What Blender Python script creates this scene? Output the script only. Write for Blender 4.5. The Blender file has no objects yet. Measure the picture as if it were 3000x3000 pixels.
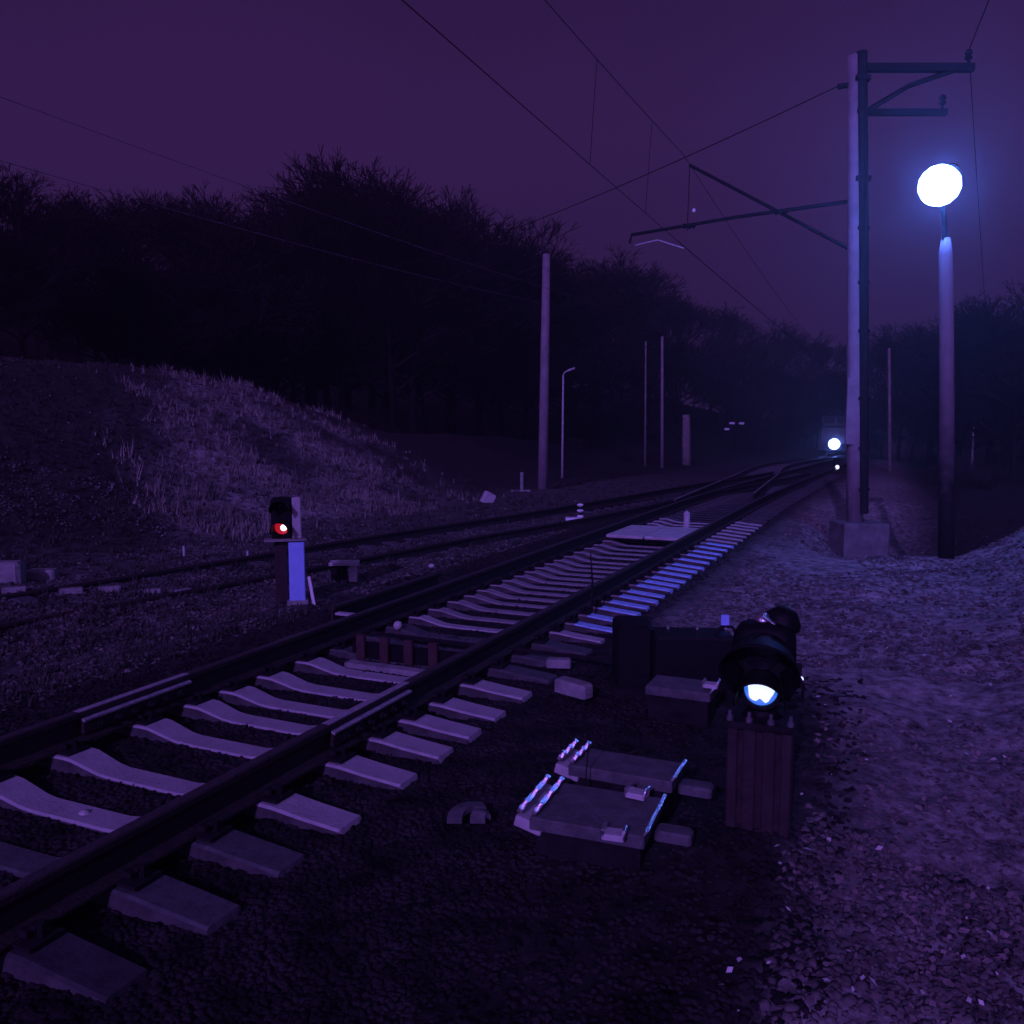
import bpy, math, random
import numpy as np
from mathutils import Vector, Matrix
R_ = math.radians
random.seed(7); rng = np.random.default_rng(11)
scene = bpy.context.scene
COL = scene.collection

# ------------------------------------------------------------------ camera
F_PX, HORIZON, CAM_H = 2550.0, 1240.0, 1.75
pitch = math.atan2(1500 - HORIZON, F_PX)
cd = bpy.data.cameras.new('camera'); cam = bpy.data.objects.new('camera', cd); COL.objects.link(cam)
cam.location = (0, 0, CAM_H); cam.rotation_euler = (math.pi/2 - pitch, 0, 0)
cd.sensor_width = 36; cd.lens = 36 * F_PX / 3000; cd.clip_end = 2000; cd.clip_start = 0.05
scene.camera = cam

# ------------------------------------------------------------------ night sky
w = bpy.data.worlds.new('World'); scene.world = w; w.use_nodes = True
nt = w.node_tree; nt.nodes.clear()
out = nt.nodes.new('ShaderNodeOutputWorld'); bg = nt.nodes.new('ShaderNodeBackground')
tc = nt.nodes.new('ShaderNodeTexCoord'); sx = nt.nodes.new('ShaderNodeSeparateXYZ')
rmp = nt.nodes.new('ShaderNodeValToRGB'); rmp.color_ramp.interpolation = 'EASE'
nt.links.new(tc.outputs['Generated'], sx.inputs[0]); nt.links.new(sx.outputs['Z'], rmp.inputs[0])
cr = rmp.color_ramp
cr.elements[0].position = 0.0; cr.elements[0].color = (0.054, 0.019, 0.112, 1)
cr.elements[1].position = 1.0; cr.elements[1].color = (0.016, 0.0055, 0.034, 1)
e = cr.elements.new(0.24); e.color = (0.052, 0.0175, 0.102, 1)
e = cr.elements.new(0.45); e.color = (0.029, 0.0095, 0.058, 1)
nz = nt.nodes.new('ShaderNodeTexNoise'); nz.inputs['Scale'].default_value = 2.2; nz.inputs['Detail'].default_value = 4
mr = nt.nodes.new('ShaderNodeMapRange'); mr.inputs['From Min'].default_value = .3; mr.inputs['From Max'].default_value = .7
mr.inputs['To Min'].default_value = .90; mr.inputs['To Max'].default_value = 1.18
nt.links.new(tc.outputs['Generated'], nz.inputs['Vector']); nt.links.new(nz.outputs[0], mr.inputs[0])
nt.links.new(mr.outputs[0], bg.inputs['Strength'])
nt.links.new(rmp.outputs[0], bg.inputs['Color']); nt.links.new(bg.outputs[0], out.inputs['Surface'])

# distant yard floodlight behind the photographer, as one directional lamp
sl = bpy.data.lights.new('sun', 'SUN'); sun = bpy.data.objects.new('sun', sl); COL.objects.link(sun)
sl.energy = 3.1; sl.color = (0.36, 0.165, 1.0); sl.angle = R_(0.6)
sun.rotation_euler = Vector((0.30, 0.86, -0.42)).to_track_quat('-Z', 'Y').to_euler()

scene.view_settings.view_transform = 'Standard'; scene.view_settings.look = 'None'
scene.view_settings.exposure = 0; scene.view_settings.gamma = 1
scene.view_settings.use_curve_mapping = False
scene.cycles.volume_bounces = 0; scene.cycles.max_bounces = 4
scene.cycles.use_denoising = True

# ------------------------------------------------------------------ track frame
TH, X0 = 0.42, -4.13
cT, sT = math.cos(TH), math.sin(TH)
def W(s, p):                       # along the main track / across it -> world
    return (X0 + s*sT + p*cT, s*cT - p*sT)
def SP(X, Y):
    return (X - X0)*sT + Y*cT, (X - X0)*cT - Y*sT
def zt(Y):                         # long falling grade beyond the near section
    t = np.maximum(np.asarray(Y, float) - 19, 0)
    return -0.022 * t*t/(t + 5)
def sm(x): x = np.clip(x, 0, 1); return x*x*(3 - 2*x)

def vnoise(x, y, seed=0):
    xi = np.floor(x).astype(np.int64); yi = np.floor(y).astype(np.int64)
    fx = x - xi; fy = y - yi; fx = fx*fx*(3-2*fx); fy = fy*fy*(3-2*fy)
    def h(a, b):
        v = np.sin(a*127.1 + b*311.7 + seed*74.7)*43758.5453
        return v - np.floor(v)
    return (h(xi, yi)*(1-fx) + h(xi+1, yi)*fx)*(1-fy) + (h(xi, yi+1)*(1-fx) + h(xi+1, yi+1)*fx)*fy - .5
def fbm(x, y, seed=0, n=4):
    r = 0; a = 1.0
    for k in range(n): r = r + a*vnoise(x*2**k, y*2**k, seed+k); a *= .5
    return r

def ground_z(X, Y):
    X = np.asarray(X, float); Y = np.asarray(Y, float)
    s, p = SP(X, Y)
    z = np.full(np.broadcast(X, Y).shape, -0.30)
    # ballast bed of the main track
    bed = 1 - sm((np.abs(p) - 1.25)/0.9)
    z = z + bed*0.034
    # embankment on the left
    pb = -6.6 - 0.10*np.maximum(0, s - 25)
    H = 3.7 - 1.7*sm((s - 18)/16) - 0.5*sm((s-40)/30)
    u = (pb - p)/9.5
    z = z + H*sm(u)*(1 + .10*fbm(X*.35, Y*.35, 3)) + 6.0*sm((pb - 12 - p)/26.)
    # right-hand bank and the hollow behind it
    back = sm((Y - 13.0)/2.6)
    z = z + 1.0*sm((p - 4.4)/2.2)*(1-back) + .35*sm((p - 6.5)/3)*(1-back)
    z = z - 0.75*back*sm((p - 2.0)/1.4)*sm((20-Y)/4+1) - .25*sm((p-3)/2)*sm((Y-20)/20)
    z = z + .11*np.exp(-(((s-5.75)/.45)**2 + ((p-3.2)/.40)**2))
    # low heap round the mast footing and gully
    rough = 0.10*sm((np.abs(p) - 2.1)/1.5)
    z = z + rough*fbm(X*1.3, Y*1.3, 8, 4)*np.where(p > 0, 1.1, 1.0) + .02*fbm(X*5, Y*5, 2, 2)*sm((np.abs(p)-.2)/.5)
    z = z + 2.0*sm((p - 14)/40)
    rr = np.hypot(X, Y); side = np.clip(np.maximum((-p-12)/4, (p-10)/4), 0, 1)
    z = z + 5.0*np.maximum(sm((rr-60)/35)*side, sm((rr-102)/30))
    return z + zt(Y)
def gz(X, Y): return float(ground_z(np.array([X]), np.array([Y]))[0])

# ------------------------------------------------------------------ materials
MATS = {}
def mat(name, col, rough=.8, metal=0, var=.35, scale=8, bump=.3, bscale=40, dirt=None, emit=None, estr=0, spec=.5):
    if name in MATS: return MATS[name]
    m = bpy.data.materials.new(name); m.use_nodes = True; n = m.node_tree; b = n.nodes['Principled BSDF']
    b.inputs['Roughness'].default_value = rough; b.inputs['Metallic'].default_value = metal
    b.inputs['Specular IOR Level'].default_value = spec
    t = n.nodes.new('ShaderNodeTexCoord')
    a = n.nodes.new('ShaderNodeTexNoise'); a.inputs['Scale'].default_value = scale; a.inputs['Detail'].default_value = 6
    a.inputs['Roughness'].default_value = .65
    r = n.nodes.new('ShaderNodeValToRGB')
    lo = [c*(1-var) for c in col]; hi = [min(1, c*(1+var)) for c in col]
    if dirt: lo = dirt
    r.color_ramp.elements[0].position = .34; r.color_ramp.elements[0].color = (*lo, 1)
    r.color_ramp.elements[1].position = .64; r.color_ramp.elements[1].color = (*hi, 1)
    n.links.new(t.outputs['Object'], a.inputs['Vector']); n.links.new(a.outputs[0], r.inputs[0])
    n.links.new(r.outputs[0], b.inputs['Base Color'])
    if bump:
        a2 = n.nodes.new('ShaderNodeTexNoise'); a2.inputs['Scale'].default_value = bscale; a2.inputs['Detail'].default_value = 5
        bp = n.nodes.new('ShaderNodeBump'); bp.inputs['Strength'].default_value = bump; bp.inputs['Distance'].default_value = .02
        n.links.new(t.outputs['Object'], a2.inputs['Vector']); n.links.new(a2.outputs[0], bp.inputs['Height'])
        n.links.new(bp.outputs[0], b.inputs['Normal'])
    if emit:
        b.inputs['Emission Color'].default_value = (*emit, 1); b.inputs['Emission Strength'].default_value = estr
    MATS[name] = m; return m
M_SLEEP = mat('sleeper_concrete', (.37, .36, .38), .5, var=.14, scale=9, bump=.25)
M_SIDE = mat('sleeper_side_dark', (.05, .046, .05), .85, var=.4, scale=12, bump=.3)  # darker tone for the side faces of the sleepers
M_SLEEP_DULL = mat('dull_and_shaded_sleeper', (.062, .070, .074), .8, var=.3, scale=14, bump=.3)  # darker copy; shade on the near sleepers put into the colour
M_CONC = mat('weathered_concrete', (.22, .22, .22), .85, var=.3, scale=6, bump=.4)
M_CONC_L = mat('pale_concrete', (.42, .41, .42), .8, var=.18, scale=5, bump=.3)
M_MAST = mat('mast_concrete', (.21, .18, .20), .8, var=.22, scale=3, bump=.4, bscale=25)
M_RUST = mat('rusty_rail', (.022, .015, .014), .75, var=.4, scale=20, bump=.5, bscale=60)
M_BRIGHT = mat('bright_rail_head', (.34, .33, .35), .3, metal=.3, var=.5, scale=1.2, bump=.05, spec=1)  # lightened to show the headlight's glint along these rails
M_HEAD = mat('worn_rail_head', (.07, .065, .07), .5, metal=.4, var=.3, scale=25, bump=.15)
M_SHINY = mat('polished_steel', (.46, .46, .49), .4, metal=.35, var=.25, scale=30, bump=.5, bscale=45)
M_GALV = mat('galvanised_bracket', (.85, .85, .87), .32, metal=1, var=.2, scale=22, bump=.3, bscale=45)
M_STEEL = mat('dark_steel', (.014, .013, .015), .85, metal=0, var=.4, scale=12, bump=.3, spec=.15)
M_BLACK = mat('black_signal_paint', (.004, .004, .005), .6, var=.3, scale=18, bump=.2, spec=.2)
M_SIGF = mat('signal_footing', (.024, .015, .017), .85, var=.4, scale=10, bump=.4)
M_BLUELIT = mat('bluelit_paint', (.30, .50, .98), .5, var=.07, scale=7, bump=.15)  # blue light on the white post put into its paint colour
M_COVER = mat('dark_concrete', (.085, .088, .092), .85, var=.35, scale=9, bump=.4)  # darker concrete tone for covers and hose ends
M_WHITE = mat('white_paint', (.78, .78, .80), .55, var=.07, scale=7, bump=.15)
M_WOOD = mat('pole_wood', (.17, .15, .14), .85, var=.4, scale=5, bump=.6)
M_RED = mat('red_brown_slat', (.045, .018, .02), .8, var=.3)
M_BARK = mat('bark', (.010, .009, .009), .95, var=.3, scale=4, bump=.5, spec=.1)
M_TWIG = mat('twigs', (.014, .012, .012), .95, var=.3, scale=2, bump=0, spec=.1)
M_SHRUB = mat('shrub_twigs', (.02, .017, .016), .95, var=.4, scale=2, bump=0, spec=.1)
M_GRASS = mat('lit_grass_blades', (.20, .185, .17), .9, var=.45, scale=.8, bump=0, spec=.15)
M_WEED = mat('dull_weeds', (.045, .046, .04), .9, var=.4, scale=1.2, bump=0, spec=.15)
M_STONE = mat('ballast_stone', (.018, .017, .018), .9, var=.8, scale=3.5, bump=.4, bscale=30, spec=.15)
M_LEAF = mat('fallen_leaf', (.17, .14, .14), .8, var=.6, scale=2.3, bump=0, dirt=(.025, .02, .02), spec=.2)
M_PALE = mat('pale_litter', (.6, .58, .58), .45, var=.1, scale=3, bump=0)
M_CAR = mat('locomotive_paint', (.012, .010, .012), .5, var=.2)
M_GLASS = mat('dark_glass', (.01, .01, .012), .1, var=.1, bump=0)
M_LAMP = mat('lamp_glow', (.8, .8, .8), emit=(.075, .19, 1.0), estr=140, bump=0)
M_HDL = mat('headlamp_glow', (.8, .8, .8), emit=(.14, .24, 1.0), estr=42, bump=0)
M_SHUNT = mat('signal_lens_glow', (.8, .8, .8), emit=(.62, .70, 1.0), estr=1.5, bump=0)
M_LENSB = mat('signal_lens_rim_glow', (.2, .3, .6), emit=(.03, .17, .72), estr=1.0, bump=0)
M_REDL = mat('red_lens_glow', (.8, .1, .1), emit=(1.0, .015, .04), estr=.42, bump=0)
M_REDC = mat('red_lens_core', (.8, .5, .5), emit=(.8, .65, 1.0), estr=3.0, bump=0)

# ground: albedo varies with place (ballast dark, lit turf paler, shadow band darker)
def ground_material():
    m = bpy.data.materials.new('ground_soil'); m.use_nodes = True; n = m.node_tree; b = n.nodes['Principled BSDF']
    b.inputs['Roughness'].default_value = .9; b.inputs['Specular IOR Level'].default_value = .15
    at = n.nodes.new('ShaderNodeAttribute'); at.attribute_name = 'soil'
    geo = n.nodes.new('ShaderNodeNewGeometry')
    a = n.nodes.new('ShaderNodeTexNoise'); a.inputs['Scale'].default_value = 8.0; a.inputs['Detail'].default_value = 9; a.inputs['Roughness'].default_value = .72
    r = n.nodes.new('ShaderNodeMapRange'); r.inputs['From Min'].default_value = .34; r.inputs['From Max'].default_value = .66
    r.inputs['To Min'].default_value = .10; r.inputs['To Max'].default_value = 2.0
    mx = n.nodes.new('ShaderNodeVectorMath'); mx.operation = 'SCALE'
    n.links.new(geo.outputs['Position'], a.inputs['Vector']); n.links.new(a.outputs[0], r.inputs[0])
    n.links.new(at.outputs['Color'], mx.inputs[0]); n.links.new(r.outputs[0], mx.inputs['Scale'])
    n.links.new(mx.outputs[0], b.inputs['Base Color'])
    a2 = n.nodes.new('ShaderNodeTexNoise'); a2.inputs['Scale'].default_value = 34; a2.inputs['Detail'].default_value = 9; a2.inputs['Roughness'].default_value = .7
    bp = n.nodes.new('ShaderNodeBump'); bp.inputs['Strength'].default_value = .6; bp.inputs['Distance'].default_value = .03
    n.links.new(geo.outputs['Position'], a2.inputs['Vector']); n.links.new(a2.outputs[0], bp.inputs['Height'])
    n.links.new(bp.outputs[0], b.inputs['Normal'])
    return m

# ------------------------------------------------------------------ mesh helpers
class MB:
    def __init__(s): s.v = []; s.f = []; s.mi = []
    def add(s, V, Fc, mi=0):
        o = len(s.v); s.v += [tuple(a) for a in V]
        for f in Fc: s.f.append(tuple(o+i for i in f)); s.mi.append(mi)
    def box(s, c, d, rz=0, taper=1.0, mi=0, bev=0, tilt=0):
        hx, hy, hz = d[0]/2, d[1]/2, d[2]/2
        if bev:
            ring = [(hx-bev, -hy), (hx, -hy+bev), (hx, hy-bev), (hx-bev, hy), (-hx+bev, hy), (-hx, hy-bev), (-hx, -hy+bev), (-hx+bev, -hy)]
            rows = [(-hz, 1), (hz-bev, taper), (hz, taper*(1-bev/max(hx, hy)))]
        else:
            ring = [(hx, -hy), (hx, hy), (-hx, hy), (-hx, -hy)]; rows = [(-hz, 1), (hz, taper)]
        V = [Vector((x*k, y*k, z)) for z, k in rows for x, y in ring]; n = len(ring)
        Fc = [(i + r*n, (i+1) % n + r*n, (i+1) % n + (r+1)*n, i + (r+1)*n) for r in range(len(rows)-1) for i in range(n)]
        Fc += [tuple(range(n-1, -1, -1)), tuple(range((len(rows)-1)*n, len(rows)*n))]
        Mx = Matrix.Translation(c) @ Matrix.Rotation(rz, 4, 'Z') @ Matrix.Rotation(tilt, 4, 'Y')
        s.add([Mx @ v for v in V], Fc, mi); return s
    def tube(s, pts, rad, n=8, cap=True, mi=0):
        pts = [Vector(p) for p in pts]
        if not hasattr(rad, '__len__'): rad = [rad]*len(pts)
        V = []; ref = None
        for i, p in enumerate(pts):
            d = (pts[min(i+1, len(pts)-1)] - pts[max(i-1, 0)]).normalized()
            if ref is None: ref = d.orthogonal().normalized()
            u = (ref - d*ref.dot(d)).normalized(); ref = u; q = d.cross(u)
            V += [p + (u*math.cos(2*math.pi*k/n) + q*math.sin(2*math.pi*k/n))*rad[i] for k in range(n)]
        Fc = [(i*n+k, i*n+(k+1) % n, (i+1)*n+(k+1) % n, (i+1)*n+k) for i in range(len(pts)-1) for k in range(n)]
        if cap: Fc += [tuple(range(n-1, -1, -1)), tuple(range((len(pts)-1)*n, len(pts)*n))]
        s.add(V, Fc, mi); return s
    def lathe(s, prof, c=(0, 0, 0), n=16, M=None, mi=0):   # prof: (radius, z)
        V = []
        for r, z in prof:
            for k in range(n): V.append(Vector((r*math.cos(2*math.pi*k/n), r*math.sin(2*math.pi*k/n), z)))
        Fc = [(i*n+k, i*n+(k+1) % n, (i+1)*n+(k+1) % n, (i+1)*n+k) for i in range(len(prof)-1) for k in range(n)]
        if prof[0][0] > 1e-5: Fc.append(tuple(range(n-1, -1, -1)))
        if prof[-1][0] > 1e-5: Fc.append(tuple(range((len(prof)-1)*n, len(prof)*n)))
        T = Matrix.Translation(c) @ (M or Matrix.Identity(4))
        s.add([T @ v for v in V], Fc, mi); return s
    def build(s, name, mats, parent=None, loc=None, smooth=False):
        me = bpy.data.meshes.new(name); me.from_pydata(s.v, [], s.f)
        for m in (mats if isinstance(mats, (list, tuple)) else [mats]): me.materials.append(m)
        if any(s.mi): me.polygons.foreach_set('material_index', s.mi)
        if smooth: me.polygons.foreach_set('use_smooth', [True]*len(s.f))
        me.update()
        return link(name, me, parent, loc)
def link(name, me, parent=None, loc=None):
    o = bpy.data.objects.new(name, me); COL.objects.link(o)
    if parent is not None: o.parent = parent
    if loc is not None: o.location = loc
    return o
def thing(name, label, cat, loc=(0, 0, 0), rz=0, group=None):
    o = bpy.data.objects.new(name, None); COL.objects.link(o); o.location = loc; o.rotation_euler = (0, 0, rz)
    o.empty_display_size = .2; return tag(o, label, cat, group)
def tag(o, label, cat=None, group=None, kind=None):
    o['label'] = label
    if cat: o['category'] = cat
    if group: o['group'] = group
    if kind: o['kind'] = kind
    return o
def raw_mesh(name, V, Fidx, m, nper):
    me = bpy.data.meshes.new(name); nf = len(Fidx)
    me.vertices.add(len(V)); me.vertices.foreach_set('co', np.asarray(V, np.float32).ravel())
    me.loops.add(nf*nper); me.loops.foreach_set('vertex_index', np.asarray(Fidx, np.int32).ravel())
    me.polygons.add(nf); me.polygons.foreach_set('loop_start', np.arange(nf, dtype=np.int32)*nper)
    me.materials.append(m); me.update(calc_edges=True); return me

# ------------------------------------------------------------------ terrain
def build_ground():
    na, rr = 420, np.concatenate([[0.0], np.geomspace(.35, 260, 330)])
    # finer angular steps where the view points, coarser behind
    a_front = np.linspace(-0.72, 0.72, 330); a_back = np.linspace(0.72, 2*math.pi - 0.72, 92)[1:-1]
    ang = np.concatenate([a_front, a_back]); na = len(ang)
    X = np.outer(rr, np.sin(ang)); Y = np.outer(rr, np.cos(ang))
    Z = ground_z(X, Y)
    V = np.stack([X, Y, Z], -1).reshape(-1, 3)
    i = np.arange(len(rr)-1)[:, None]; j = np.arange(na)[None, :]
    a = i*na + j; b = i*na + (j+1) % na; c = (i+1)*na + (j+1) % na; d = (i+1)*na + j
    Fq = np.stack([a, d, c, b], -1).reshape(-1, 4)
    me = raw_mesh('ground', V, Fq, ground_material(), 4)
    Xf, Yf = V[:, 0], V[:, 1]; s, p = SP(Xf, Yf)
    base = np.full(len(V), .085)
    ballast_shade = 1 - sm((np.abs(p) - 1.7 + .45*sm((s-8.5)/2)*(p > 0))/(.9 - .5*sm((s-8.5)/2)*(p > 0)))
    pe = 3.3 - 1.75*sm((s-7.5)/3); right = sm((p - pe + .5*fbm(Xf, Yf, 21))/.7)
    base = base*(1-right) + .22*right
    # left: darker foot, then bank turf, the lit patch painted in, with scrubby bare patches
    lf = sm((-p - 2.0)/1.0)*(1-sm((-p-5.2)/1.5)); base = base*(1-lf) + .075*lf
    bank = sm((-p - 6.3)/2.2)*(1 - sm((-p - 15.5)/1.2))
    edge = sm((s - 11.0 - 0.85*(-p-7) + 1.8*fbm(Xf*.4, Yf*.4, 31))/4.5)*(1-sm((s-18-.45*(-p-7))/8))  # shape of the light on the bank, used as a soil mask
    patch = .12 + 1.5*np.clip(fbm(Xf*.75, Yf*.75, 33, 5)+.35, 0, 1)
    base = base*(1-bank) + bank*(.035 + .21*edge*patch)
    top = sm((-p - 15.5)/1.5); base = base*(1-top) + .02*top
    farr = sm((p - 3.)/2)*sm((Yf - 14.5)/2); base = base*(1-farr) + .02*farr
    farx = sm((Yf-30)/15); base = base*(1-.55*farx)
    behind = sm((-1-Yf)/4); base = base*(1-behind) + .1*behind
    ballast_shade = np.maximum(ballast_shade, sm((p-1)/.5)*(1-sm((p-3.2)/.4))*(1-sm((s-7.5)/2)))  # shadow band beside the right rail put into the soil colour
    base = base*(1-ballast_shade) + .020*ballast_shade
    col = np.stack([base*1.0, base*.98, base*.97, np.ones_like(base)], -1).astype(np.float32)
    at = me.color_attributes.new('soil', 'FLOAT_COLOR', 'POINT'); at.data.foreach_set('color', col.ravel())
    me.polygons.foreach_set('use_smooth', np.ones(len(Fq), bool))
    o = link('ground', me); o['kind'] = 'structure'; o['label'] = 'trackside ground with dark ballast bed, grassy bank and bare soil'
build_ground()

# ------------------------------------------------------------------ railway track
RAIL_PROF = [(-.075, -.18), (-.075, -.168), (-.012, -.150), (-.009, -.045), (-.036, -.036), (-.037, -.008), (-.028, -.0005), (-.012, 0.0),
             (.012, 0.0), (.028, -.0005), (.037, -.008), (.036, -.036), (.009, -.045), (.012, -.150), (.075, -.168), (.075, -.18)]
def catmull(P, step):
    P = [np.array(p, float) for p in P]; P = [2*P[0]-P[1]] + P + [2*P[-1]-P[-2]]; o = []
    for i in range(1, len(P)-2):
        n = max(2, int(np.linalg.norm(P[i+1]-P[i])/step))
        for k in range(n):
            t = k/n; a, b, c, d = P[i-1:i+3]
            o.append(.5*((2*b) + (-a+c)*t + (2*a-5*b+4*c-d)*t*t + (-a+3*b-3*c+d)*t**3))
    o.append(P[-2]); return np.array(o)
def sink2(y): return -.14*(1 - float(sm((y-16)/12))) - .10*(1 - float(sm((y-9)/7)))
def rail_mesh(path, off, top_mat=M_HEAD, name='rail', parent=None, sunk=False):
    mb = MB(); n = len(RAIL_PROF); V = []
    for i, q in enumerate(path):
        d = path[min(i+1, len(path)-1)] - path[max(i-1, 0)]; d = d/np.linalg.norm(d); r = np.array([d[1], -d[0]])
        z = float(zt(q[1])) + (sink2(q[1]) if sunk else 0)
        for a, b in RAIL_PROF:
            V.append((q[0] + r[0]*(off+a), q[1] + r[1]*(off+a), z+b))
    Fc = []; mi = []
    for i in range(len(path)-1):
        for k in range(n):
            Fc.append((i*n+k, (i+1)*n+k, (i+1)*n+(k+1) % n, i*n+(k+1) % n)); mi.append(1 if 6 <= k <= 8 else 0)
    Fc += [tuple(range(n)), tuple(range(len(path)*n-1, (len(path)-1)*n-1, -1))]; mi += [0, 0]
    mb.v = V; mb.f = Fc; mb.mi = mi
    return mb.build(name, [M_RUST, top_mat], parent)
def straight(s0, s1, step=1.0):
    n = max(2, int((s1-s0)/step)+1)
    return np.array([W(s, 0) for s in np.linspace(s0, s1, n)])

SEC = [(-1.345, -.262, .085), (-1.335, -.232, .098), (-1.10, -.212, .102), (-.92, -.193, .102), (-.60, -.186, .102), (-.54, -.190, .102), (-.34, -.238, .092), (-.26, -.247, .088),
       (.26, -.247, .088), (.34, -.238, .092), (.54, -.190, .102), (.60, -.186, .102), (.92, -.193, .102), (1.10, -.212, .102), (1.335, -.232, .098), (1.345, -.262, .085)]
def sleeper_mesh(name='sleeper', m=M_SLEEP, var=0):
    V = []; Fc = []
    for k, (x, z, hw) in enumerate(SEC):
        j = (random.random()-.5)*.004
        V += [(x, -hw-.03, -.40), (x, -hw, z-.012), (x, -hw+.012, z+j), (x, hw-.012, z+j), (x, hw, z-.012), (x, hw+.03, -.40)]
    for i in range(len(SEC)-1):
        for k in range(5): Fc.append((i*6+k, i*6+k+1, (i+1)*6+k+1, (i+1)*6+k))
    Fc += [tuple(range(6)), tuple(range(len(SEC)*6-1, (len(SEC)-1)*6-1, -1))]
    me = bpy.data.meshes.new(name); me.from_pydata(V, [], [f[::-1] for f in Fc]); me.materials.append(m); me.materials.append(M_SIDE)
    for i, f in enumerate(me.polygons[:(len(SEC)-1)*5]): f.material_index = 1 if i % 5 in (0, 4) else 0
    me.update(); return me
SL_BLACK = sleeper_mesh('sleeper', mat('shaded_and_black_sleeper', (.030, .032, .036), .85, var=.4, scale=10, bump=.3))  # darkest copy: shade on the nearest sleepers, black timbers far off
SL_LIT_END = sleeper_mesh('sleeper', mat('mid_grey_sleeper', (.24, .23, .24), .75, var=.2, scale=9, bump=.3)); SL_LIT_END.materials.append(mat('lamplit_end', (.30, .54, .98), .6, var=.25, scale=14, bump=.2))  # mid-grey body; lamplight on the right ends put into their blue
for f_ in SL_LIT_END.polygons:
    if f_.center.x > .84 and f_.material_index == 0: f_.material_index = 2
SL_HALF = sleeper_mesh(); SL_HALF.materials.append(M_SLEEP_DULL)  # right end darkened for the shadow that crosses it
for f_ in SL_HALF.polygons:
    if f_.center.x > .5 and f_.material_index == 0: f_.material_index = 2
SL = sleeper_mesh(); SL_DULL = sleeper_mesh('sleeper', M_SLEEP_DULL)
cb = MB()
cb.box((0, 0, .006), (.13, .15, .016)); cb.tube([(-.03, 0, .01), (-.03, 0, .065)], .014, 6); cb.box((.022, 0, .034), (.05, .085, .022), bev=.004)
cb.lathe([(.024, .048), (.024, .066)], (-.015, 0, 0), 6)
CLIP = bpy.data.meshes.new('rail_clip'); CLIP.from_pydata(cb.v, [], cb.f); CLIP.materials.append(M_STEEL); CLIP.update()

main = thing('railway_track', 'main straight railway track with pale concrete sleepers running from lower left to the headlight', 'railway track')
# sleepers nearest the camera measured one by one, then at regular pitch
near_s = [1.1, 1.7, 2.3, 2.85, 3.32, 3.79, 4.25, 4.71, 5.18, 5.76, 6.2, 6.54, 6.95, 7.42, 7.9, 8.38, 8.80, 9.20, 9.6, 10.0, 10.40, 10.74, 11.08, 11.45, 11.80, 12.13, 12.48, 12.84, 13.2]
far_s = list(np.arange(13.58, 44, .46))
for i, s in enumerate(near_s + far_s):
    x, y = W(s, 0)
    toned_dark = s < 4.6 or 7.6 < s < 9.0  # nearest rows carry their shade in the colour
    o = link('sleeper', (SL_BLACK if s < 4.0 else SL_DULL) if toned_dark else (SL_LIT_END if 9.4 < s < 16.2 else SL_HALF if s < 5 else SL if s < 9.4 or 16.2 < s < 19.5 else SL_BLACK), main, (x + random.uniform(-.012, .012), y, float(zt(y)) + (-.012 if 7.6 < s < 9 else random.uniform(-.004, .003))))
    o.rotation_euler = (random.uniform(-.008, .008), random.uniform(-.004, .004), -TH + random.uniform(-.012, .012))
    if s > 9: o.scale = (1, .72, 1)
    if s < 15:
        for sd in (-1, 1):
            for q in (-1, 1):
                c = link('rail_clip', CLIP, o, (sd*.76 + q*.105, 0, -.184)); c.rotation_euler = (0, 0, math.pi if q > 0 else 0)
mb = MB()
for s in np.arange(44, 95, .5):
    x, y = W(s, 0); mb.box((x, y, float(zt(y))-.26), (2.7, .2, .12), rz=-TH)
o = mb.build('distant_sleepers', M_STONE, main); o['kind'] = 'stuff'
rail_mesh(straight(-6, 5.30), -.76, parent=main)
rail_mesh(straight(5.305, 6.21), -.76, M_SHINY, parent=main)
rail_mesh(straight(6.215, 100), -.76, parent=main)
rail_mesh(straight(-6, 5.74), .76, parent=main)
rail_mesh(straight(5.745, 6.66), .76, M_SHINY, parent=main)
rail_mesh(straight(6.665, 100), .76, parent=main)
def fishplate(s, p):
    rt = MB(); rt.box((0, 0, -.098), (.028, .88, .082), bev=.006)
    o = rt.build('fishplate', M_RUST, main, (*W(s, p), 0)); MB().box((.014, 0, -.052), (.030, .88, .014), tilt=.3).build('top_edge', M_SHINY, o); o.rotation_euler = (0, 0, -TH)
    bl = MB()
    for k in range(6):
        bl.lathe([(.021, 0), (.021, .022), (.011, .024), (.011, .046)], (.018, -.33+.132*k, -.10), 6, Matrix.Rotation(math.pi/2, 4, 'Y'))
    b = bl.build('bolt_row', M_STEEL, o); b['kind'] = 'stuff'
fishplate(6.2, .76+.030); fishplate(5.76, -.76+.030)

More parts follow.
